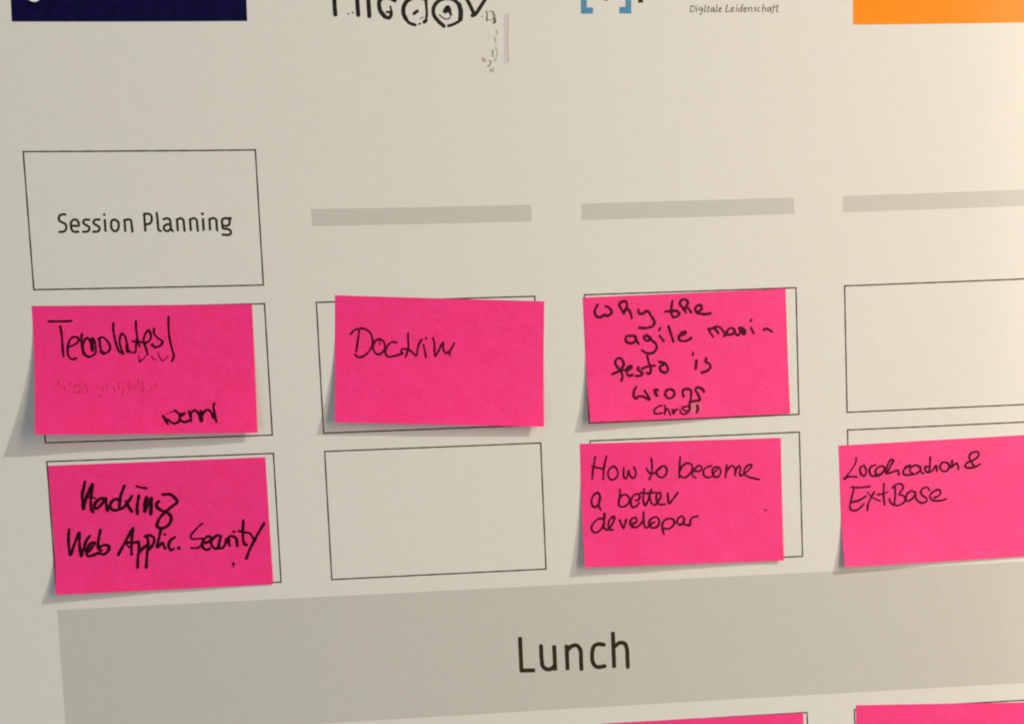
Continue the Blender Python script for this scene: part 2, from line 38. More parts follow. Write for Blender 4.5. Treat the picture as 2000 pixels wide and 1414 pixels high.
['L','handwritten_second_line','maroon',1,[[1.22,0,[(7.61,26.25),(12.46,26.7),(18.97,26.37)]],[1.22,0,[(9.03,26.85),(7.81,30.98),(6.58,35.12),(5.9,38.94),(7.29,40.59),(10.18,40.59),(12.77,38.98),(14.82,36.99)]],[1.22,0,[(7.11,35.5),(11.47,34.7),(16.61,32.19)]],[0.88,0,[(17.41,29.78),(20.19,33.09),(25.52,35.85)]],[1.22,0,[(21.74,30.03),(19.45,33.75),(17.71,37.16),(17.03,40.98)]],[1.22,0,[(28.22,25.14),(27.91,29.33),(27.76,33.88),(28.15,38.46)]],[1.02,0,[(23.85,31.72),(27.48,31.41),(30.4,30.52)]],[1.22,0,[(35.21,26.94),(35.25,31.5),(34.48,38.48)]],[1.49,0,[(33.55,28.07),(35.22,26.76)]],[1.22,0,[(34.48,27.07),(35.96,26.1),(39.22,25.94),(40.42,27.94),(39.45,29.99),(37.57,32.33),(40.08,33.18),(42.12,35.05),(41.04,37.1),(37.72,39.02),(34.47,38.83),(32.0,36.93),(31.52,34.8)]],[1.69,0,[(41.49,34.31),(41.78,36.44)]],[1.22,0,[(48.09,31.53),(45.58,30.76),(43.0,32.29),(41.83,35.04),(42.49,36.83),(45.42,35.95),(47.66,33.62),(48.27,31.54),(48.34,35.06),(50.07,37.62),(52.58,38.54),(55.15,37.56),(55.2,35.81),(52.37,33.54),(51.71,31.39),(53.59,29.21),(56.12,29.18),(57.16,30.82)]],[1.22,0,[(59.91,35.73),(62.84,34.84),(64.34,32.82),(63.67,31.02),(61.13,31.23),(58.18,33.17),(57.39,35.23),(58.78,37.07),(62.02,37.78),(65.29,37.62),(67.85,36.89)]]]],
['board','printed_word','print_dark',0,[[1.22,0,[(20.94,-52.8),(19.13,-52.9),(17.66,-52.19),(17.02,-50.65),(17.55,-49.09),(19.3,-48.16),(20.66,-47.24),(20.84,-45.16),(20.0,-43.62),(18.4,-43.12),(16.85,-43.14)]],[1.22,0,[(24.49,-46.46),(28.0,-46.5),(27.89,-48.45),(26.69,-49.89),(25.12,-49.72),(23.71,-48.24),(23.62,-45.9),(23.93,-44.08),(25.15,-43.08),(27.49,-43.08)]],[1.22,0,[(34.1,-49.67),(32.15,-49.82),(30.94,-49.19),(30.76,-47.89),(31.43,-47.1),(32.94,-46.31),(33.9,-45.25),(33.4,-43.7),(32.17,-42.99),(30.22,-43.04)]],[1.22,0,[(39.97,-49.72),(37.88,-49.75),(36.74,-49.11),(36.52,-47.82),(37.16,-47.03),(38.67,-46.23),(39.64,-45.18),(39.27,-43.62),(37.91,-42.91),(35.96,-43.02)]],[1.22,1,[(42.94,-49.95),(42.87,-42.84)]],[1.33,1,[(42.83,-53.12),(42.84,-51.82)]],[1.22,0,[(48.6,-49.69),(46.93,-48.99),(46.32,-46.39),(46.76,-44.04),(48.39,-43.03),(49.75,-43.74),(50.63,-46.07),(50.35,-48.42),(48.6,-49.69)]],[1.22,1,[(54.13,-49.93),(54.14,-42.63)]],[1.22,0,[(54.19,-49.02),(55.94,-49.6),(57.63,-49.24),(57.95,-47.54),(58.11,-44.93),(58.17,-42.71)]]]],
['board','printed_word','print_dark',0,[[1.23,1,[(65.56,-52.94),(65.58,-42.64)]],[1.23,0,[(65.62,-52.59),(67.73,-52.68),(69.43,-51.73),(69.71,-49.41),(68.84,-47.39),(67.32,-46.74),(65.72,-46.85)]],[1.23,0,[(72.8,-52.99),(73.0,-49.07),(73.08,-45.0),(73.4,-43.25),(74.4,-42.8)]],[1.23,0,[(76.46,-49.37),(78.41,-49.95),(79.98,-49.26),(80.31,-46.64),(80.42,-44.02),(81.31,-42.7)]],[1.23,0,[(80.24,-46.5),(77.88,-46.39),(76.31,-44.95),(76.78,-43.2),(78.51,-42.74),(80.37,-44.02)]],[1.23,1,[(84.14,-49.78),(84.25,-42.51)]],[1.23,0,[(84.18,-49.06),(86.36,-49.84),(87.77,-48.86),(87.97,-46.53),(88.1,-42.68)]],[1.23,1,[(91.67,-49.82),(91.78,-42.53)]],[1.23,0,[(91.7,-48.95),(94.03,-49.73),(95.45,-48.75),(95.65,-46.41),(95.84,-42.56)]],[1.23,1,[(99.21,-49.71),(99.19,-42.5)]],[1.42,1,[(99.09,-52.83),(99.12,-51.46)]],[1.23,1,[(102.92,-49.74),(102.91,-42.65)]],[1.23,0,[(102.95,-48.87),(104.99,-49.65),(106.72,-48.87),(106.85,-46.24),(107.0,-42.58)]],[1.23,1,[(113.6,-49.4),(115.98,-49.36)]],[1.23,0,[(113.6,-49.4),(111.82,-49.49),(110.43,-48.81),(110.08,-47.06),(110.67,-45.44),(112.73,-45.12),(114.28,-46.12),(114.56,-48.16),(113.6,-49.4)]],[1.23,0,[(110.39,-45.74),(110.15,-44.43),(110.84,-43.54),(112.91,-43.36),(114.65,-42.45),(114.91,-40.98),(113.9,-40.04),(110.03,-40.19)]]]],
['board','printed_word','print_dark',0,[[2.33,1,[(276.54,205.52),(276.5,226.67)]],[2.33,1,[(275.59,226.33),(285.12,226.69)]],[2.33,0,[(289.43,211.92),(289.48,219.94),(290.14,224.56),(292.95,226.56),(295.87,226.03),(297.71,223.84)]],[2.33,1,[(297.66,211.79),(297.72,227.57)]],[2.33,1,[(305.48,211.93),(305.5,227.71)]],[2.33,0,[(305.91,215.39),(308.63,212.96),(311.84,212.73),(314.04,215.55),(314.21,221.3),(314.23,227.62)]],[2.33,0,[(328.99,213.19),(325.52,212.61),(322.55,214.0),(321.36,218.82),(321.72,224.01),(324.06,226.73),(329.03,226.54)]],[2.33,1,[(334.96,205.47),(334.93,227.91)]],[2.33,0,[(335.75,214.71),(338.93,212.58),(342.12,213.15),(343.45,216.56),(343.54,221.75),(343.59,227.81)]]]],
['board','printed_tagline','print_brown',0,[[0.46,0,[(396.3,-166.68),(395.59,-163.18)]],[0.46,0,[(395.99,-166.54),(397.86,-166.42),(398.61,-165.18),(397.47,-163.38),(395.43,-163.18)]],[0.46,0,[(399.88,-165.6),(399.5,-163.12)]],[0.55,0,[(399.94,-166.68),(400.03,-166.56)]],[0.46,0,[(402.54,-165.55),(401.43,-165.28),(401.25,-164.11),(402.34,-163.95),(403.16,-165.25),(402.95,-163.06),(402.13,-161.76),(401.35,-161.92)]],[0.46,0,[(405.08,-166.83),(404.52,-163.18),(405.46,-163.17)]],[0.46,0,[(406.95,-166.36),(406.55,-163.15),(407.34,-163.14)]],[0.46,0,[(406.29,-165.35),(407.55,-165.39)]],[0.46,0,[(410.05,-165.29),(408.79,-165.01),(408.29,-163.56),(409.06,-163.02),(410.36,-164.99),(410.16,-163.09),(410.79,-163.08)]],[0.46,0,[(412.29,-166.86),(411.57,-163.06),(412.2,-163.05)]],[0.46,0,[(413.16,-163.92),(414.59,-164.48),(414.76,-165.21),(413.66,-165.08),(413.16,-163.92),(413.45,-162.94),(414.71,-163.16)]],[0.62,0,[(418.25,-166.76),(417.53,-162.82)]],[0.46,0,[(417.53,-162.82),(419.26,-162.84),(419.74,-163.51)]],[0.46,0,[(420.69,-163.79),(422.12,-164.35),(422.29,-165.08),(421.03,-164.95),(420.69,-163.79),(420.98,-162.81),(422.25,-163.03)]],[0.46,0,[(424.34,-165.19),(423.81,-162.76)]],[0.55,0,[(424.46,-166.44),(424.55,-166.33)]],[0.46,0,[(427.01,-164.99),(425.74,-164.72),(425.39,-163.26),(426.33,-162.81),(427.3,-164.11),(427.83,-166.88)]],[0.46,0,[(427.66,-166.15),(427.11,-162.79)]],[0.46,0,[(428.55,-163.79),(429.98,-164.35),(429.99,-165.0),(428.89,-164.81),(428.55,-163.65),(428.84,-162.67),(430.11,-162.94)]],[0.46,0,[(431.57,-165.06),(431.2,-162.72)]],[0.46,0,[(431.46,-164.33),(432.98,-165.03),(433.44,-164.44),(433.09,-162.68)]],[0.46,0,[(436.13,-164.97),(435.02,-164.7),(435.48,-163.96),(435.78,-163.22),(434.82,-162.74)]],[0.46,0,[(438.33,-164.85),(437.22,-164.51),(437.03,-163.05),(438.28,-162.68)]],[0.46,0,[(440.57,-166.8),(439.86,-162.56)]],[0.46,0,[(440.2,-164.17),(441.48,-164.88),(441.94,-164.28),(441.59,-162.53)]],[0.46,0,[(444.94,-164.81),(443.52,-164.54),(443.02,-163.09),(443.79,-162.57),(445.09,-164.51),(444.9,-162.55)]],[0.46,0,[(447.34,-166.38),(446.84,-165.21),(446.31,-162.29),(445.51,-161.57)]],[0.46,0,[(446.05,-164.94),(447.78,-164.9)]],[0.46,0,[(449.22,-166.2),(448.68,-162.39),(449.63,-162.46)]],[0.46,0,[(448.42,-165.18),(449.68,-165.22)]]]],
['board','logo_lettering','print_black',0,[[2.26,0,[(183.41,-180.98),(182.97,-171.9),(182.96,-167.35),(183.08,-163.59)]],[2.26,0,[(196.67,-180.98),(196.35,-171.88),(196.41,-167.32),(196.49,-163.33)]],[2.26,0,[(203.26,-180.98),(202.9,-171.87),(202.9,-167.31),(202.96,-162.62)]],[0.54,0,[(190.62,-164.37),(190.94,-163.68)]],[0.69,0,[(193.03,-164.59),(193.62,-164.55)]],[2.26,0,[(218.4,-171.37),(215.58,-172.75),(212.22,-172.99),(209.62,-171.62),(208.99,-168.89),(209.66,-165.46),(212.14,-162.24)]],[1.85,0,[(212.14,-162.24),(214.28,-161.55),(215.67,-162.91),(215.9,-164.97)]],[0.98,0,[(215.95,-164.97),(215.87,-166.81),(215.58,-168.06)]],[1.11,0,[(213.25,-164.98),(215.89,-164.75)]]]],
['board','logo_lettering','print_black',0,[[2.23,0,[(236.72,-172.07),(234.42,-172.71),(230.11,-173.04),(225.69,-171.01),(223.46,-167.72),(223.17,-163.94),(224.51,-160.78)]],[1.62,0,[(224.52,-160.94),(226.08,-158.88),(229.68,-157.53)]],[1.62,1,[(236.82,-175.53),(236.82,-168.6)]],[1.35,0,[(236.82,-168.6),(236.92,-163.87),(236.32,-160.4)]],[1.86,0,[(236.3,-160.08),(235.09,-159.14)]],[0.95,0,[(232.04,-158.05),(232.71,-158.27)]],[1.69,0,[(229.32,-163.91),(231.39,-165.32)]],[0.41,0,[(232.85,-161.05),(234.9,-161.99)]],[2.03,0,[(246.68,-156.85),(243.47,-159.72),(241.03,-163.21),(241.34,-167.63),(244.68,-171.24),(249.59,-172.48),(253.39,-171.51),(256.28,-168.81)]],[2.54,0,[(256.28,-168.81),(257.12,-165.33),(256.74,-160.58)]],[1.52,0,[(255.85,-159.48),(252.42,-157.76),(249.36,-156.89)]],[2.64,0,[(247.91,-165.23),(249.5,-167.11),(250.27,-165.53)]],[1.35,0,[(250.61,-165.69),(251.16,-163.15)]],[0.61,0,[(244.3,-163.2),(246.88,-161.12),(249.2,-160.7),(250.93,-161.89)]],[1.96,0,[(260.17,-173.53),(262.95,-168.14),(264.63,-164.32)]],[1.96,0,[(273.26,-173.44),(268.96,-167.46),(265.76,-163.37),(263.88,-162.59)]]]],
['board','ghost_print','print_grey',0,[[0.88,0,[(272.38,-164.9),(272.71,-162.36),(272.32,-159.66)]],[0.47,0,[(272.33,-159.76),(275.72,-160.37)]],[0.34,0,[(272.39,-164.96),(275.92,-165.03)]],[1.22,0,[(276.08,-164.71),(277.15,-162.32),(276.78,-161.37)]],[1.52,0,[(276.76,-161.06),(277.35,-159.14),(276.48,-158.52)]],[0.61,0,[(269.74,-162.07),(270.0,-161.91)]]]],
['board','ghost_print','ghost_brown',0,[[0.34,0,[(285.31,-164.0),(284.75,-154.27),(284.3,-145.66),(284.12,-135.58)]],[1.34,0,[(269.14,-137.63),(270.49,-137.18)]],[0.67,0,[(268.91,-139.21),(269.62,-138.05)]],[0.85,0,[(271.87,-133.85),(273.42,-134.7),(273.81,-136.57)]],[0.55,0,[(277.06,-144.87),(277.43,-142.86),(277.96,-141.13),(277.11,-139.12),(276.88,-137.25)]],[0.43,0,[(275.25,-141.73),(275.01,-139.72)]],[0.73,0,[(275.52,-137.41),(275.96,-137.12)]],[0.37,0,[(275.5,-133.37),(275.24,-131.07)]],[0.43,0,[(274.37,-131.95),(274.38,-130.79)]]]],
['board','ghost_print','ghost_lilac',0,[[1.04,0,[(283.77,-163.44),(283.11,-151.42),(282.57,-135.02)]]]],
['board','ghost_print','ghost_pale',0,[[1.4,0,[(274.3,-154.94),(274.63,-148.63),(273.93,-142.9)]],[1.4,0,[(270.91,-132.85),(271.76,-131.4),(274.78,-130.79)]],[0.61,0,[(286.17,-162.85),(285.25,-137.01)]],[0.91,0,[(279.21,-152.6),(279.42,-146.86),(278.6,-141.98)]]]],
['board','ghost_print','ghost_brown',0,[[1.04,0,[(269.63,-138.34),(270.34,-137.18),(270.01,-136.61)]],[0.79,0,[(272.77,-137.15),(273.78,-135.99),(272.78,-133.98)]],[0.91,0,[(275.15,-142.88),(275.15,-139.43)]],[0.79,0,[(277.92,-154.34),(278.43,-152.04)]],[0.61,0,[(276.83,-150.33),(277.01,-147.46)]],[0.73,0,[(273.32,-132.25),(273.39,-130.52)]],[0.61,0,[(274.38,-132.23),(275.38,-130.78)]]]],
['board','logo_lettering','print_black',0,[[2.71,1,[(365.67,-177.59),(365.52,-168.8)]],[3.94,0,[(344.28,-172.74),(344.51,-172.32)]]]],
['board','logo_lettering','print_white',0,[[2.46,0,[(7.36,-182.04),(8.19,-174.88),(10.74,-171.6),(12.95,-171.07),(15.32,-172.48),(18.34,-182.18)]]]]]
QUADS=[
['navy_logo_block','navy',[(0.9,-209.3),(132.99,-211.09),(131.83,-159.99),(-0.67,-159.04)]],
['orange_logo_block','orange',[(496.34,-209.25),(643.09,-205.7),(643.54,-151.68),(495.68,-153.87)]],
['blue_bracket','sky',[(330.09,-199.87),(333.79,-199.84),(332.79,-166.66),(329.23,-166.7)]],
['blue_bracket','sky',[(329.23,-166.7),(336.62,-166.44),(336.44,-162.99),(329.25,-162.99)]],
['blue_bracket','sky',[(357.1,-199.64),(360.81,-199.6),(359.79,-166.62),(356.22,-166.67)]],
['blue_bracket','sky',[(352.51,-166.54),(359.79,-166.62),(359.73,-162.69),(352.4,-162.93)]]]


# ---------------------------------------------------------------- camera
def W3(x, y, h):                      # poster coordinates -> world metres (poster stands upright, viewer on -Y)
    return Vector((x * MM, -h * MM, -y * MM))

rx, ry, rz, tx, ty, tz = CAM
Rx = Matrix(((1, 0, 0), (0, math.cos(rx), -math.sin(rx)), (0, math.sin(rx), math.cos(rx))))
Ry = Matrix(((math.cos(ry), 0, math.sin(ry)), (0, 1, 0), (-math.sin(ry), 0, math.cos(ry))))
Rz = Matrix(((math.cos(rz), -math.sin(rz), 0), (math.sin(rz), math.cos(rz), 0), (0, 0, 1)))
R = Rz @ Ry @ Rx
A = Matrix(((1, 0, 0), (0, 0, -1), (0, 1, 0)))
D = Matrix(((1, 0, 0), (0, -1, 0), (0, 0, -1)))
RA = R @ A
loc = -(RA.transposed() @ (Vector((tx, ty, tz)) * MM))
cam_data = bpy.data.cameras.new('camera')
cam = bpy.data.objects.new('camera', cam_data)
C.collection.objects.link(cam)
cam.matrix_world = Matrix.Translation(loc) @ (D @ RA).transposed().to_4x4()
cam_data.sensor_width = 36
cam_data.lens = 36
cam_data.shift_x = -PP[0] / 2000
cam_data.shift_y = PP[1] / 2000
cam_data.clip_start = 0.01
cam_data.clip_end = 50
cam_data.dof.use_dof = True
cam_data.dof.focus_distance = 0.60
cam_data.dof.aperture_fstop = 16
C.camera = cam

# ---------------------------------------------------------------- light of the room
world = bpy.data.worlds.new('World')
C.world = world
world.use_nodes = True
bg = world.node_tree.nodes['Background']
bg.inputs[0].default_value = (0.90, 1.0, 1.05, 1)
bg.inputs[1].default_value = 0.18

lamp = bpy.data.lights.new('ceiling_spotlight', 'POINT')
lamp.energy = 226
lamp.color = (0.98, 1.0, 0.84)
lamp.shadow_soft_size = 0.03
lo = bpy.data.objects.new('ceiling_spotlight', lamp)
C.collection.objects.link(lo)
lo.location = W3(*LAMP)

# a tall bright panel lamp to the right, seen as the soft sheen on the poster's right side
pan = bpy.data.lights.new('panel_lamp', 'AREA')
pan.shape = 'RECTANGLE'
pan.size = 0.4
pan.size_y = 1.9
pan.energy = 20
pan.color = (1.0, 0.72, 0.52)
po = bpy.data.objects.new('panel_lamp', pan)
C.collection.objects.link(po)

# large cool fill light added low on the left, off the mirror direction
fill = bpy.data.lights.new('cool_fill_light', 'AREA')
fill.shape = 'RECTANGLE'
fill.size = 2.2
fill.size_y = 1.8
fill.energy = 18
fill.color = (0.74, 0.95, 1.0)
fill_obj = bpy.data.objects.new('cool_fill_light', fill)
C.collection.objects.link(fill_obj)
fill_obj.location = W3(-1500, 1000, 1500)
fill_obj.rotation_euler = (W3(250, 60, 0) - fill_obj.location).to_track_quat('-Z', 'Y').to_euler()

C.view_settings.view_transform = 'Standard'
C.view_settings.look = 'None'
C.view_settings.exposure = 0
C.view_settings.gamma = 1
C.render.filter_size = 1.5
C.cycles.filter_width = 2.1

# ---------------------------------------------------------------- materials
def mat(name, col, rough=0.5, spec=0.5, vary=0.0, scale=200.0, bump=0.0, bump_scale=900.0, col2=None, coat=0.0, trans=0.0, coat_rough=0.2):
    m = bpy.data.materials.new(name)
    m.use_nodes = True
    nt = m.node_tree
    b = nt.nodes['Principled BSDF']
    b.inputs['Roughness'].default_value = rough
    b.inputs['Specular IOR Level'].default_value = spec
    b.inputs['Coat Weight'].default_value = coat
    b.inputs['Coat Roughness'].default_value = coat_rough
    b.inputs['Base Color'].default_value = (*col, 1)
    tc = nt.nodes.new('ShaderNodeTexCoord')
    if vary:
        n = nt.nodes.new('ShaderNodeTexNoise')
        n.inputs['Scale'].default_value = scale
        n.inputs['Detail'].default_value = 3
        nt.links.new(tc.outputs['Object'], n.inputs['Vector'])
        r = nt.nodes.new('ShaderNodeValToRGB')
        r.color_ramp.elements[0].position = 0.3
        r.color_ramp.elements[1].position = 0.7
        c2 = col2 if col2 else tuple(min(1, c * (1 + vary)) for c in col)
        c1 = col if col2 else tuple(c * (1 - vary) for c in col)
        r.color_ramp.elements[0].color = (*c1, 1)
        r.color_ramp.elements[1].color = (*c2, 1)
        nt.links.new(n.outputs['Fac'], r.inputs['Fac'])
        nt.links.new(r.outputs['Color'], b.inputs['Base Color'])
    if bump:
        n2 = nt.nodes.new('ShaderNodeTexNoise')
        n2.inputs['Scale'].default_value = bump_scale
        n2.inputs['Detail'].default_value = 4
        nt.links.new(tc.outputs['Object'], n2.inputs['Vector'])
        bp = nt.nodes.new('ShaderNodeBump')
        bp.inputs['Strength'].default_value = 1.0
        bp.inputs['Distance'].default_value = bump
        nt.links.new(n2.outputs['Fac'], bp.inputs['Height'])
        nt.links.new(bp.outputs['Normal'], b.inputs['Normal'])
    if trans:
        t = nt.nodes.new('ShaderNodeBsdfTranslucent')
        t.inputs['Color'].default_value = (1.0, 0.16, 0.30, 1)
        mx = nt.nodes.new('ShaderNodeMixShader')
        mx.inputs[0].default_value = trans
        nt.links.new(b.outputs[0], mx.inputs[1])
        nt.links.new(t.outputs[0], mx.inputs[2])
        nt.links.new(mx.outputs[0], nt.nodes['Material Output'].inputs['Surface'])
    return m

def mottled(m, amount, scale, fine=0.0, fine_scale=800):
    """paper stock and print raster: a faint tint that wanders per channel, plus fine grain"""
    nt = m.node_tree
    b = nt.nodes['Principled BSDF']
    src = b.inputs['Base Color'].links[0].from_socket
    tc = nt.nodes.new('ShaderNodeTexCoord')
    for amt, sc, chan in ((amount, scale, 'Color'), (fine, fine_scale, 'Fac')):
        if not amt:
            continue
        n = nt.nodes.new('ShaderNodeTexNoise')
        n.inputs['Scale'].default_value = sc
        n.inputs['Detail'].default_value = 2
        nt.links.new(tc.outputs['Object'], n.inputs['Vector'])
        k = nt.nodes.new('ShaderNodeVectorMath')
        k.operation = 'MULTIPLY_ADD'
        k.inputs[1].default_value = (2 * amt,) * 3
        k.inputs[2].default_value = (1 - amt,) * 3
        nt.links.new(n.outputs[chan], k.inputs[0])
        mu = nt.nodes.new('ShaderNodeVectorMath')
        mu.operation = 'MULTIPLY'
        nt.links.new(src, mu.inputs[0])
        nt.links.new(k.outputs[0], mu.inputs[1])
        src = mu.outputs[0]
    nt.links.new(src, b.inputs['Base Color'])
    return m

PAPER = (0.632, 0.626, 0.596)
GREY = (0.492, 0.488, 0.456)
PS = dict(rough=0.6, spec=0.25, bump=0.00002, bump_scale=1200, coat=0.3, coat_rough=0.15)
M = {
    "paper": mat('poster_paper', PAPER, vary=0.006, scale=150, **PS),
    'grey': mat('grey_print', GREY, vary=0.01, scale=150, **PS),
    'print_dark': mat('dark_brown_print', (0.026, 0.021, 0.007), vary=0.3, scale=500, rough=.7, spec=.1),
    'line': mat('fine_line_print', (0.045, 0.037, 0.018), vary=0.3, scale=500, rough=.7, spec=.15),
    'print_black': mat('black_print', (0.004, 0.003, 0.003), col2=(0.02, 0.018, 0.014), vary=1, scale=150, rough=.6, spec=.2),
    'print_brown': mat('tagline_print', (0.11, 0.08, 0.045), vary=0.15, scale=500, rough=.6, spec=.3),
    'print_grey': mat('worn_grey_print', (0.05, 0.048, 0.038), col2=(0.3, 0.29, 0.24), vary=1, scale=350, rough=.6, spec=.3),
    'ghost_brown': mat('faded_brown_print', (0.20, 0.165, 0.115), col2=(0.45, 0.39, 0.32), vary=1, scale=300, rough=.6),
    'ghost_lilac': mat('faded_lilac_print', (0.56, 0.48, 0.56), vary=0.03, scale=300, rough=.6),
    'ghost_pale': mat('faded_pale_patch', (0.66, 0.66, 0.60), vary=0.04, scale=300, rough=.6),
    'print_white': mat('white_print', (0.75, 0.75, 0.74), rough=.6),
    'navy': mat('navy_print', (0.002, 0.0015, 0.026), col2=(0.006, 0.004, 0.050), vary=1, scale=260, rough=.6, spec=.06),
    'orange': mat('orange_print', (0.80, 0.235, 0.002), vary=0.03, scale=130, rough=.6, spec=.08, coat=0.3, coat_rough=0.15),
    'sky': mat('blue_print', (0.04, 0.20, 0.33), col2=(0.06, 0.23, 0.40), vary=1, scale=300, rough=.6),
    'pink': mat('fluorescent_pink_paper', (0.985, 0.032, 0.255), col2=(1.0, 0.042, 0.305), vary=1, scale=90, rough=.5, spec=.4, bump=0.00006, bump_scale=500, trans=0.25),
    'ink': mat('black_marker_ink', (0.002, 0.001, 0.001), col2=(0.045, 0.001, 0.009), vary=1, scale=330, rough=.7, spec=.08),
    'maroon': mat('thin_marker_ink', (0.012, 0.001, 0.005), col2=(0.13, 0.001, 0.022), vary=1, scale=420, rough=.7, spec=.1),
    'dent_shade': mat('indent_shade_pink', (0.62, 0.009, 0.10), vary=.1, scale=300, rough=.65),  # flat strokes, shade of the pressed marks painted as darker pink
    'smudge_pink': mat('erased_ink_smudge', (0.62, 0.10, 0.19), col2=(0.50, 0.13, 0.2), vary=1, scale=350, rough=.65),
    'wall': mat('painted_wall', (0.66, 0.65, 0.62), vary=.03, scale=8, rough=.8, bump=.0004, bump_scale=150),
}

mottled(M['paper'], 0.028, 190, 0.05, 1000)
mottled(M['grey'], 0.035, 190, 0.06, 1000)
mottled(M['orange'], 0.06, 160, 0.05, 900)
mottled(M['pink'], 0.05, 220, 0.24, 700)

# ---------------------------------------------------------------- surfaces
def bow(x, y):
    X = (x - 270) / 100
    Y = (y - 50) / 100
    return BOW[0] * X * X + BOW[1] * X * Y + BOW[2] * Y * Y

def on_board(x, y, up=0.0):
    return W3(x, y, bow(x, y) + up)

NW, NH = NOTE_SIZE
RIPPLE = {'T': .30, 'H': .30, 'D': .18, 'W': .35, 'B': .25, 'L': .30, 'P': .2, 'Q': .25}
def on_note(key):
    (x0, y0, th, hl, hr), t0, pw = NOTES[key]
    c, s = math.cos(th), math.sin(th)
    def f(px, py, up=0.0):
        u = px / NW
        v = py / NH
        Hh = hr + (hl - hr) * max(0.0, 1 - u) ** pw
        t = max(0.0, (v - t0) / (1 - t0))
        Lp = Hh * t ** 1.7 + RIPPLE[key] * t * t * (math.sin(u * 9 + len(key) + x0 * .05) * .6 + math.sin(u * 17 + y0 * .1) * .4) * min(1.0, Hh)
        fore = (1.7 * Hh / ((1 - t0) * NH)) ** 2 * t ** 2.4 * ((1 - t0) * NH) / 2.4
        X = px
        Y = py - .5 * fore
        X, Y = x0 + c * X - s * Y, y0 + s * X + c * Y
        return W3(X, Y, bow(X, Y) + 0.10 + Lp + up)
    return f

def link(name, verts, faces, material, parent=None, smooth=True):
    me = bpy.data.meshes.new(name)
    me.from_pydata([tuple(v) for v in verts], [], faces)
    me.materials.append(material)
    if smooth:
        for p in me.polygons:
            p.use_smooth = True
    o = bpy.data.objects.new(name, me)
    C.collection.objects.link(o)
    if parent:
        o.parent = parent
        o.matrix_parent_inverse = parent.matrix_world.inverted()
    return o

def tag(o, label=None, cat=None, group=None, kind=None):
    for k, v in (('label', label), ('category', cat), ('group', group), ('kind', kind)):
        if v:
            o[k] = v
    return o

def sheet(fn, x0, y0, x1, y1, nx, ny, thick, verts=None, faces=None):
    """solid curved sheet with real thickness"""
    verts = [] if verts is None else verts
    faces = [] if faces is None else faces
    b = len(verts)
    for up in (0.0, -thick):
        for j in range(ny + 1):
            for i in range(nx + 1):
                verts.append(fn(x0 + (x1 - x0) * i / nx, y0 + (y1 - y0) * j / ny, up))
    n = (nx + 1) * (ny + 1)
    g = lambda i, j, k: b + k * n + j * (nx + 1) + i
    for j in range(ny):
        for i in range(nx):
            faces.append((g(i, j, 0), g(i, j + 1, 0), g(i + 1, j + 1, 0), g(i + 1, j, 0)))
            faces.append((g(i, j, 1), g(i + 1, j, 1), g(i + 1, j + 1, 1), g(i, j + 1, 1)))
    for i in range(nx):
        faces.append((g(i, 0, 0), g(i + 1, 0, 0), g(i + 1, 0, 1), g(i, 0, 1)))
        faces.append((g(i, ny, 0), g(i, ny, 1), g(i + 1, ny, 1), g(i + 1, ny, 0)))
    for j in range(ny):
        faces.append((g(0, j, 0), g(0, j, 1), g(0, j + 1, 1), g(0, j + 1, 0)))
        faces.append((g(nx, j, 0), g(nx, j + 1, 0), g(nx, j + 1, 1), g(nx, j, 1)))
    return verts, faces

def sharp_rims(o):
    me = o.data
    for p in me.polygons:
        p.use_smooth = True
    bm = bmesh.new(); bm.from_mesh(me)
    for e in bm.edges:
        if len(e.link_faces) == 2 and e.calc_face_angle() > 0.9:
            e.smooth = False
    bm.to_mesh(me); bm.free()

def print_quad(verts, faces, pts, up, cell=8.0):
    (ax, ay), (bx, by), (cx, cy), (dx, dy) = pts
    nx = max(1, int(math.hypot(bx - ax, by - ay) / cell))
    ny = max(1, int(math.hypot(dx - ax, dy - ay) / cell))
    b = len(verts)
    for j in range(ny + 1):
        t = j / ny
        for i in range(nx + 1):
            s = i / nx
            x = (ax * (1 - s) + bx * s) * (1 - t) + (dx * (1 - s) + cx * s) * t
            y = (ay * (1 - s) + by * s) * (1 - t) + (dy * (1 - s) + cy * s) * t
            verts.append(on_board(x, y, up))
    for j in range(ny):
        for i in range(nx):
            k = b + j * (nx + 1) + i
            faces.append((k, k + nx + 1, k + nx + 2, k + 1))

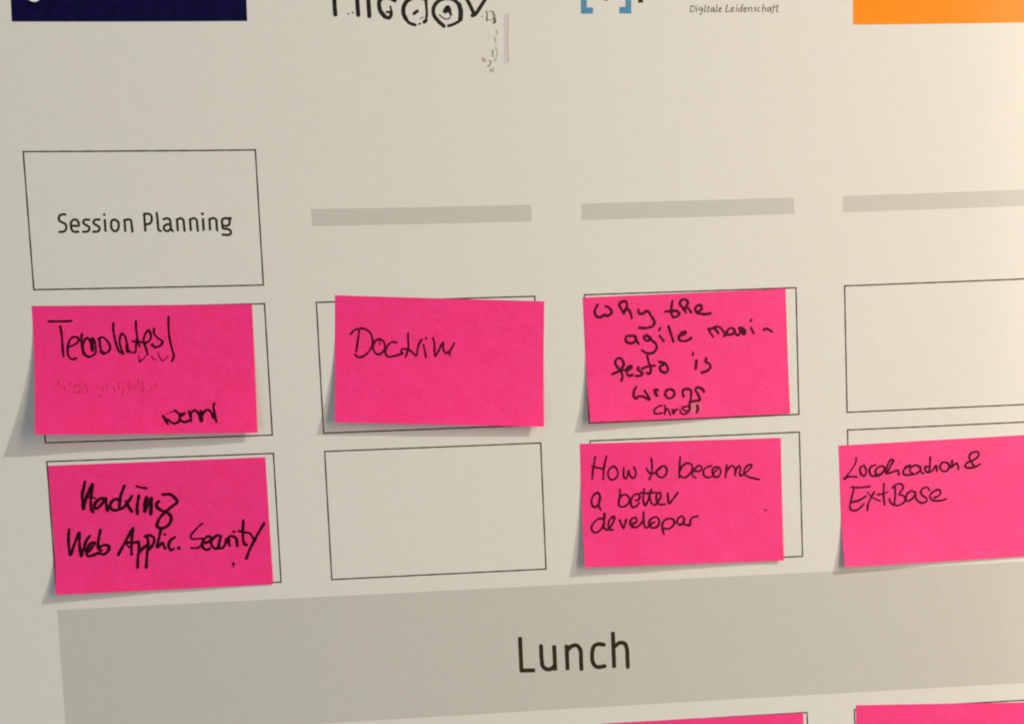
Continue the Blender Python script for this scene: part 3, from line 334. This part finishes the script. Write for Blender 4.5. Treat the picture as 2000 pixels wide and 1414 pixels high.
rnd = random.Random(7)
def spline(pts, sharp, step=0.35):
    if len(pts) == 1:
        pts = [pts[0], (pts[0][0] + .05, pts[0][1])]
    if sharp or len(pts) == 2:
        segs = list(zip(pts[:-1], pts[1:]))
        out = [pts[0]]
        for a, b in segs:
            n = max(1, int(math.hypot(b[0] - a[0], b[1] - a[1]) / step))
            for i in range(1, n + 1):
                out.append((a[0] + (b[0] - a[0]) * i / n, a[1] + (b[1] - a[1]) * i / n))
        return out
    P = [Vector(p) for p in pts]
    P = [P[0] * 2 - P[1]] + P + [P[-1] * 2 - P[-2]]
    out = [tuple(P[1])]
    for k in range(1, len(P) - 2):
        p0, p1, p2, p3 = P[k - 1:k + 3]
        t = [0.0]
        for a, b in ((p0, p1), (p1, p2), (p2, p3)):
            t.append(t[-1] + max(1e-4, (b - a).length) ** .5)
        n = max(2, int((p2 - p1).length / step))
        for i in range(1, n + 1):
            q = t[1] + (t[2] - t[1]) * i / n
            a1 = p0 * ((t[1] - q) / (t[1] - t[0])) + p1 * ((q - t[0]) / (t[1] - t[0]))
            a2 = p1 * ((t[2] - q) / (t[2] - t[1])) + p2 * ((q - t[1]) / (t[2] - t[1]))
            a3 = p2 * ((t[3] - q) / (t[3] - t[2])) + p3 * ((q - t[2]) / (t[3] - t[2]))
            b1 = a1 * ((t[2] - q) / (t[2] - t[0])) + a2 * ((q - t[0]) / (t[2] - t[0]))
            b2 = a2 * ((t[3] - q) / (t[3] - t[1])) + a3 * ((q - t[1]) / (t[3] - t[1]))
            c = b1 * ((t[2] - q) / (t[2] - t[1])) + b2 * ((q - t[1]) / (t[2] - t[1]))
            out.append(tuple(c))
    return out

def stroke(verts, faces, fn, pts, width, sharp, wobble, up):
    P = spline(pts, sharp)
    n = len(P)
    ph = rnd.uniform(0, 6)
    L = 0.0
    rows = []
    for i, p in enumerate(P):
        a = P[max(0, i - 1)]
        b = P[min(n - 1, i + 1)]
        dx, dy = b[0] - a[0], b[1] - a[1]
        d = math.hypot(dx, dy) or 1
        if i:
            L += math.hypot(p[0] - P[i - 1][0], p[1] - P[i - 1][1])
        w = width
        if wobble:
            w *= 1 + .10 * math.sin(L * .55 + ph) + .06 * math.sin(L * 1.7 + 2 * ph)
        rows.append((p, (dx / d, dy / d), w * .5))
    b0 = len(verts)
    for i, (p, (dx, dy), hw) in enumerate(rows):
        z = up + .004 * i / n
        verts.append(fn(p[0] - dy * hw, p[1] + dx * hw, z))
        verts.append(fn(p[0] + dy * hw, p[1] - dx * hw, z))
    for i in range(n - 1):
        k = b0 + 2 * i
        faces.append((k, k + 2, k + 3, k + 1))
    def disc(p, r, z, m=10):
        b = len(verts)
        for q in range(m):
            an = 2 * math.pi * q / m
            verts.append(fn(p[0] + math.cos(an) * r, p[1] - math.sin(an) * r, z))
        faces.append(tuple(range(b, b + m)))
    if not sharp:
        disc(rows[0][0], rows[0][2], up + .006)
        disc(rows[-1][0], rows[-1][2], up + .007)
        last = 0
        for i in range(1, n):
            d0, d1 = rows[i - 1][1], rows[i][1]
            if d0[0] * d1[0] + d0[1] * d1[1] < .88:
                disc(rows[i][0], rows[i][2], up + .008)

def writing(parent, name, fn, strokes, material, wobble, up0=0.04):
    verts, faces = [], []
    for k, (w, sharp, pts) in enumerate(strokes):
        stroke(verts, faces, fn, pts, w, sharp, wobble, up0 + .0015 * (k % 20))
    return link(name, verts, faces, material, parent, smooth=False)

# ---------------------------------------------------------------- wall
wv = [W3(-1500, -1300, -4), W3(2200, -1300, -4), W3(2200, 1500, -4), W3(-1500, 1500, -4)]
wall = link('wall', wv + [v + Vector((0, .1, 0)) for v in wv], [(0, 3, 2, 1), (4, 5, 6, 7), (0, 1, 5, 4), (1, 2, 6, 5), (2, 3, 7, 6), (3, 0, 4, 7)], M['wall'], smooth=False)
tag(wall, kind='structure')

# ---------------------------------------------------------------- poster and its print
v, f = sheet(on_board, -90, -330, 720, 440, 81, 77, 1.2)
poster = link('printed_poster', v, f, M['paper'])
sharp_rims(poster)
tag(poster, 'large off-white printed schedule poster behind all the pink notes', 'poster')

BW, BH, PITCH, R1, R2, S0, S1, B0, B1, R4 = LAYOUT
LW = 0.82
def box_outline(x0, y0, x1, y1, up=.045):
    verts, faces = [], []
    h = LW / 2
    def strip(ax, ay, bx, by):
        n = max(2, int(max(abs(bx - ax), abs(by - ay)) / 6))
        hor = abs(bx - ax) > abs(by - ay)
        b = len(verts)
        for i in range(n + 1):
            s = i / n
            x, y = ax + (bx - ax) * s, ay + (by - ay) * s
            k = h * (1 + .12 * math.sin(i * 1.7 + x * .3))
            if hor:
                verts.append(on_board(x, y - k, up)); verts.append(on_board(x, y + k, up))
            else:
                verts.append(on_board(x + k, y, up)); verts.append(on_board(x - k, y, up))
        for i in range(n):
            q = b + 2 * i
            faces.append((q, q + 1, q + 3, q + 2))
    strip(x0 - h, y0, x1 + h, y0)
    strip(x0 - h, y1, x1 + h, y1)
    strip(x0, y0 + h, x0, y1 - h)
    strip(x1, y0 + h, x1, y1 - h)
    return link('box_outline', verts, faces, M['line'], poster, smooth=False)

box_outline(0, S0, BW, S1)
for r in (R1, R2, R4):
    for c in range(4):
        box_outline(c * PITCH, r, c * PITCH + BW, r + BH)
for c in (1, 2, 3):
    verts, faces = [], []
    print_quad(verts, faces, [(c * PITCH, B0), (c * PITCH + BW, B0), (c * PITCH + BW, B1), (c * PITCH, B1)], .03)
    link('grey_bar', verts, faces, M['grey'], poster)
verts, faces = [], []
print_quad(verts, faces, [(-.3, 174.7), (3 * PITCH + BW, 174.9), (3 * PITCH + BW, 251.9), (-.3, 251.8)], .03)
link('lunch_band', verts, faces, M['grey'], poster)
pairs = {}
for i, (name, mt, pts) in enumerate(QUADS):
    key = name if name != 'blue_bracket' else name + str((i - 2) // 2)
    verts, faces = pairs.setdefault(key, ([], [], name, mt))[:2]
    print_quad(verts, faces, pts, .03 + .003 * i)
for verts, faces, name, mt in pairs.values():
    link(name, verts, faces, M[mt], poster)

# ---------------------------------------------------------------- notes
INFO = {
    'T': ('sticky_note', 'pink sticky note headed Templates below the Session Planning box, corner lifted'),
    'H': ('sticky_note', 'pink sticky note reading Hacking Web Applic. Security just above the Lunch band'),
    'D': ('sticky_note', 'pink sticky note with the single word Doctrin, tilted slightly clockwise over its box'),
    'W': ('sticky_note', 'pink sticky note with five lines starting Why the agile'),
    'B': ('sticky_note', 'pink sticky note reading How to become a better developer, below the agile note'),
    'L': ('sticky_note', 'pink sticky note reading Localization & ExtBase at the right edge'),
    'P': ('sticky_note', 'pink sticky note cut off at the bottom edge, left one of two under Lunch'),
    'Q': ('sticky_note', 'pink sticky note without visible writing in the bottom right corner of the photo'),
}
note_objs = {}
for key, (nm, label) in INFO.items():
    fn = on_note(key)
    v, f = sheet(fn, 0, 0, NW, NH, 56, 36, .09)
    origin = fn(0, 0)
    o = link(nm, [p - origin for p in v], f, M['pink'])
    o.location = origin
    sharp_rims(o)
    note_objs[key] = (o, fn, origin)
    tag(o, label, 'sticky note', 'pink sticky notes stuck on the schedule poster')
bpy.context.view_layer.update()
PRINTED = ['Session', 'Planning', 'Lunch']
PART_LABELS = {'indented_writing': 'faint pressed-through marks without ink, their shade painted darker pink', 'erased_smudge': 'greyish rubbed-out patch of ink',
               'printed_tagline': 'small brown italic words Digitale Leidenschaft'}
for surf, name, mt, wob, strokes in WRITING:
    if surf == 'board':
        o = writing(poster, name, on_board, [[w * (1.1 if mt in ('print_dark', 'print_black', 'print_brown') else 1.0), sh, p] for w, sh, p in strokes], M[mt], wob, .065)
    else:
        no, fn, org = note_objs[surf]
        o = writing(no, name, fn, [[w * 1.1, sh, p] for w, sh, p in strokes], M[mt], wob, .035)
    if name == 'printed_word':
        o['label'] = 'dark printed word ' + PRINTED.pop(0)
    if name in PART_LABELS:
        o['label'] = PART_LABELS[name]

# ---------------------------------------------------------------- aim the panel lamp so that its sheen falls on the right side of the poster
def mirror(x, y):
    e = .5
    p = on_board(x, y)
    n = (on_board(x + e, y) - p).cross(on_board(x, y + e) - p).normalized()
    if n.y > 0:
        n = -n
    d = (p - loc).normalized()
    return p, (d - 2 * d.dot(n) * n).normalized()
p1, r1 = mirror(590, 50)
dist = 1.3
edge = p1 + r1 * dist
side = Vector((0, 0, 1)).cross(r1).normalized()
if side.x < 0:
    side = -side
po.location = edge + side * (pan.size / 2)
z = -(p1 - po.location).normalized()
xax = Vector((0, 0, 1)).cross(z).normalized()
yax = z.cross(xax)
po.matrix_world = Matrix.Translation(po.location) @ Matrix((xax, yax, z)).transposed().to_4x4()
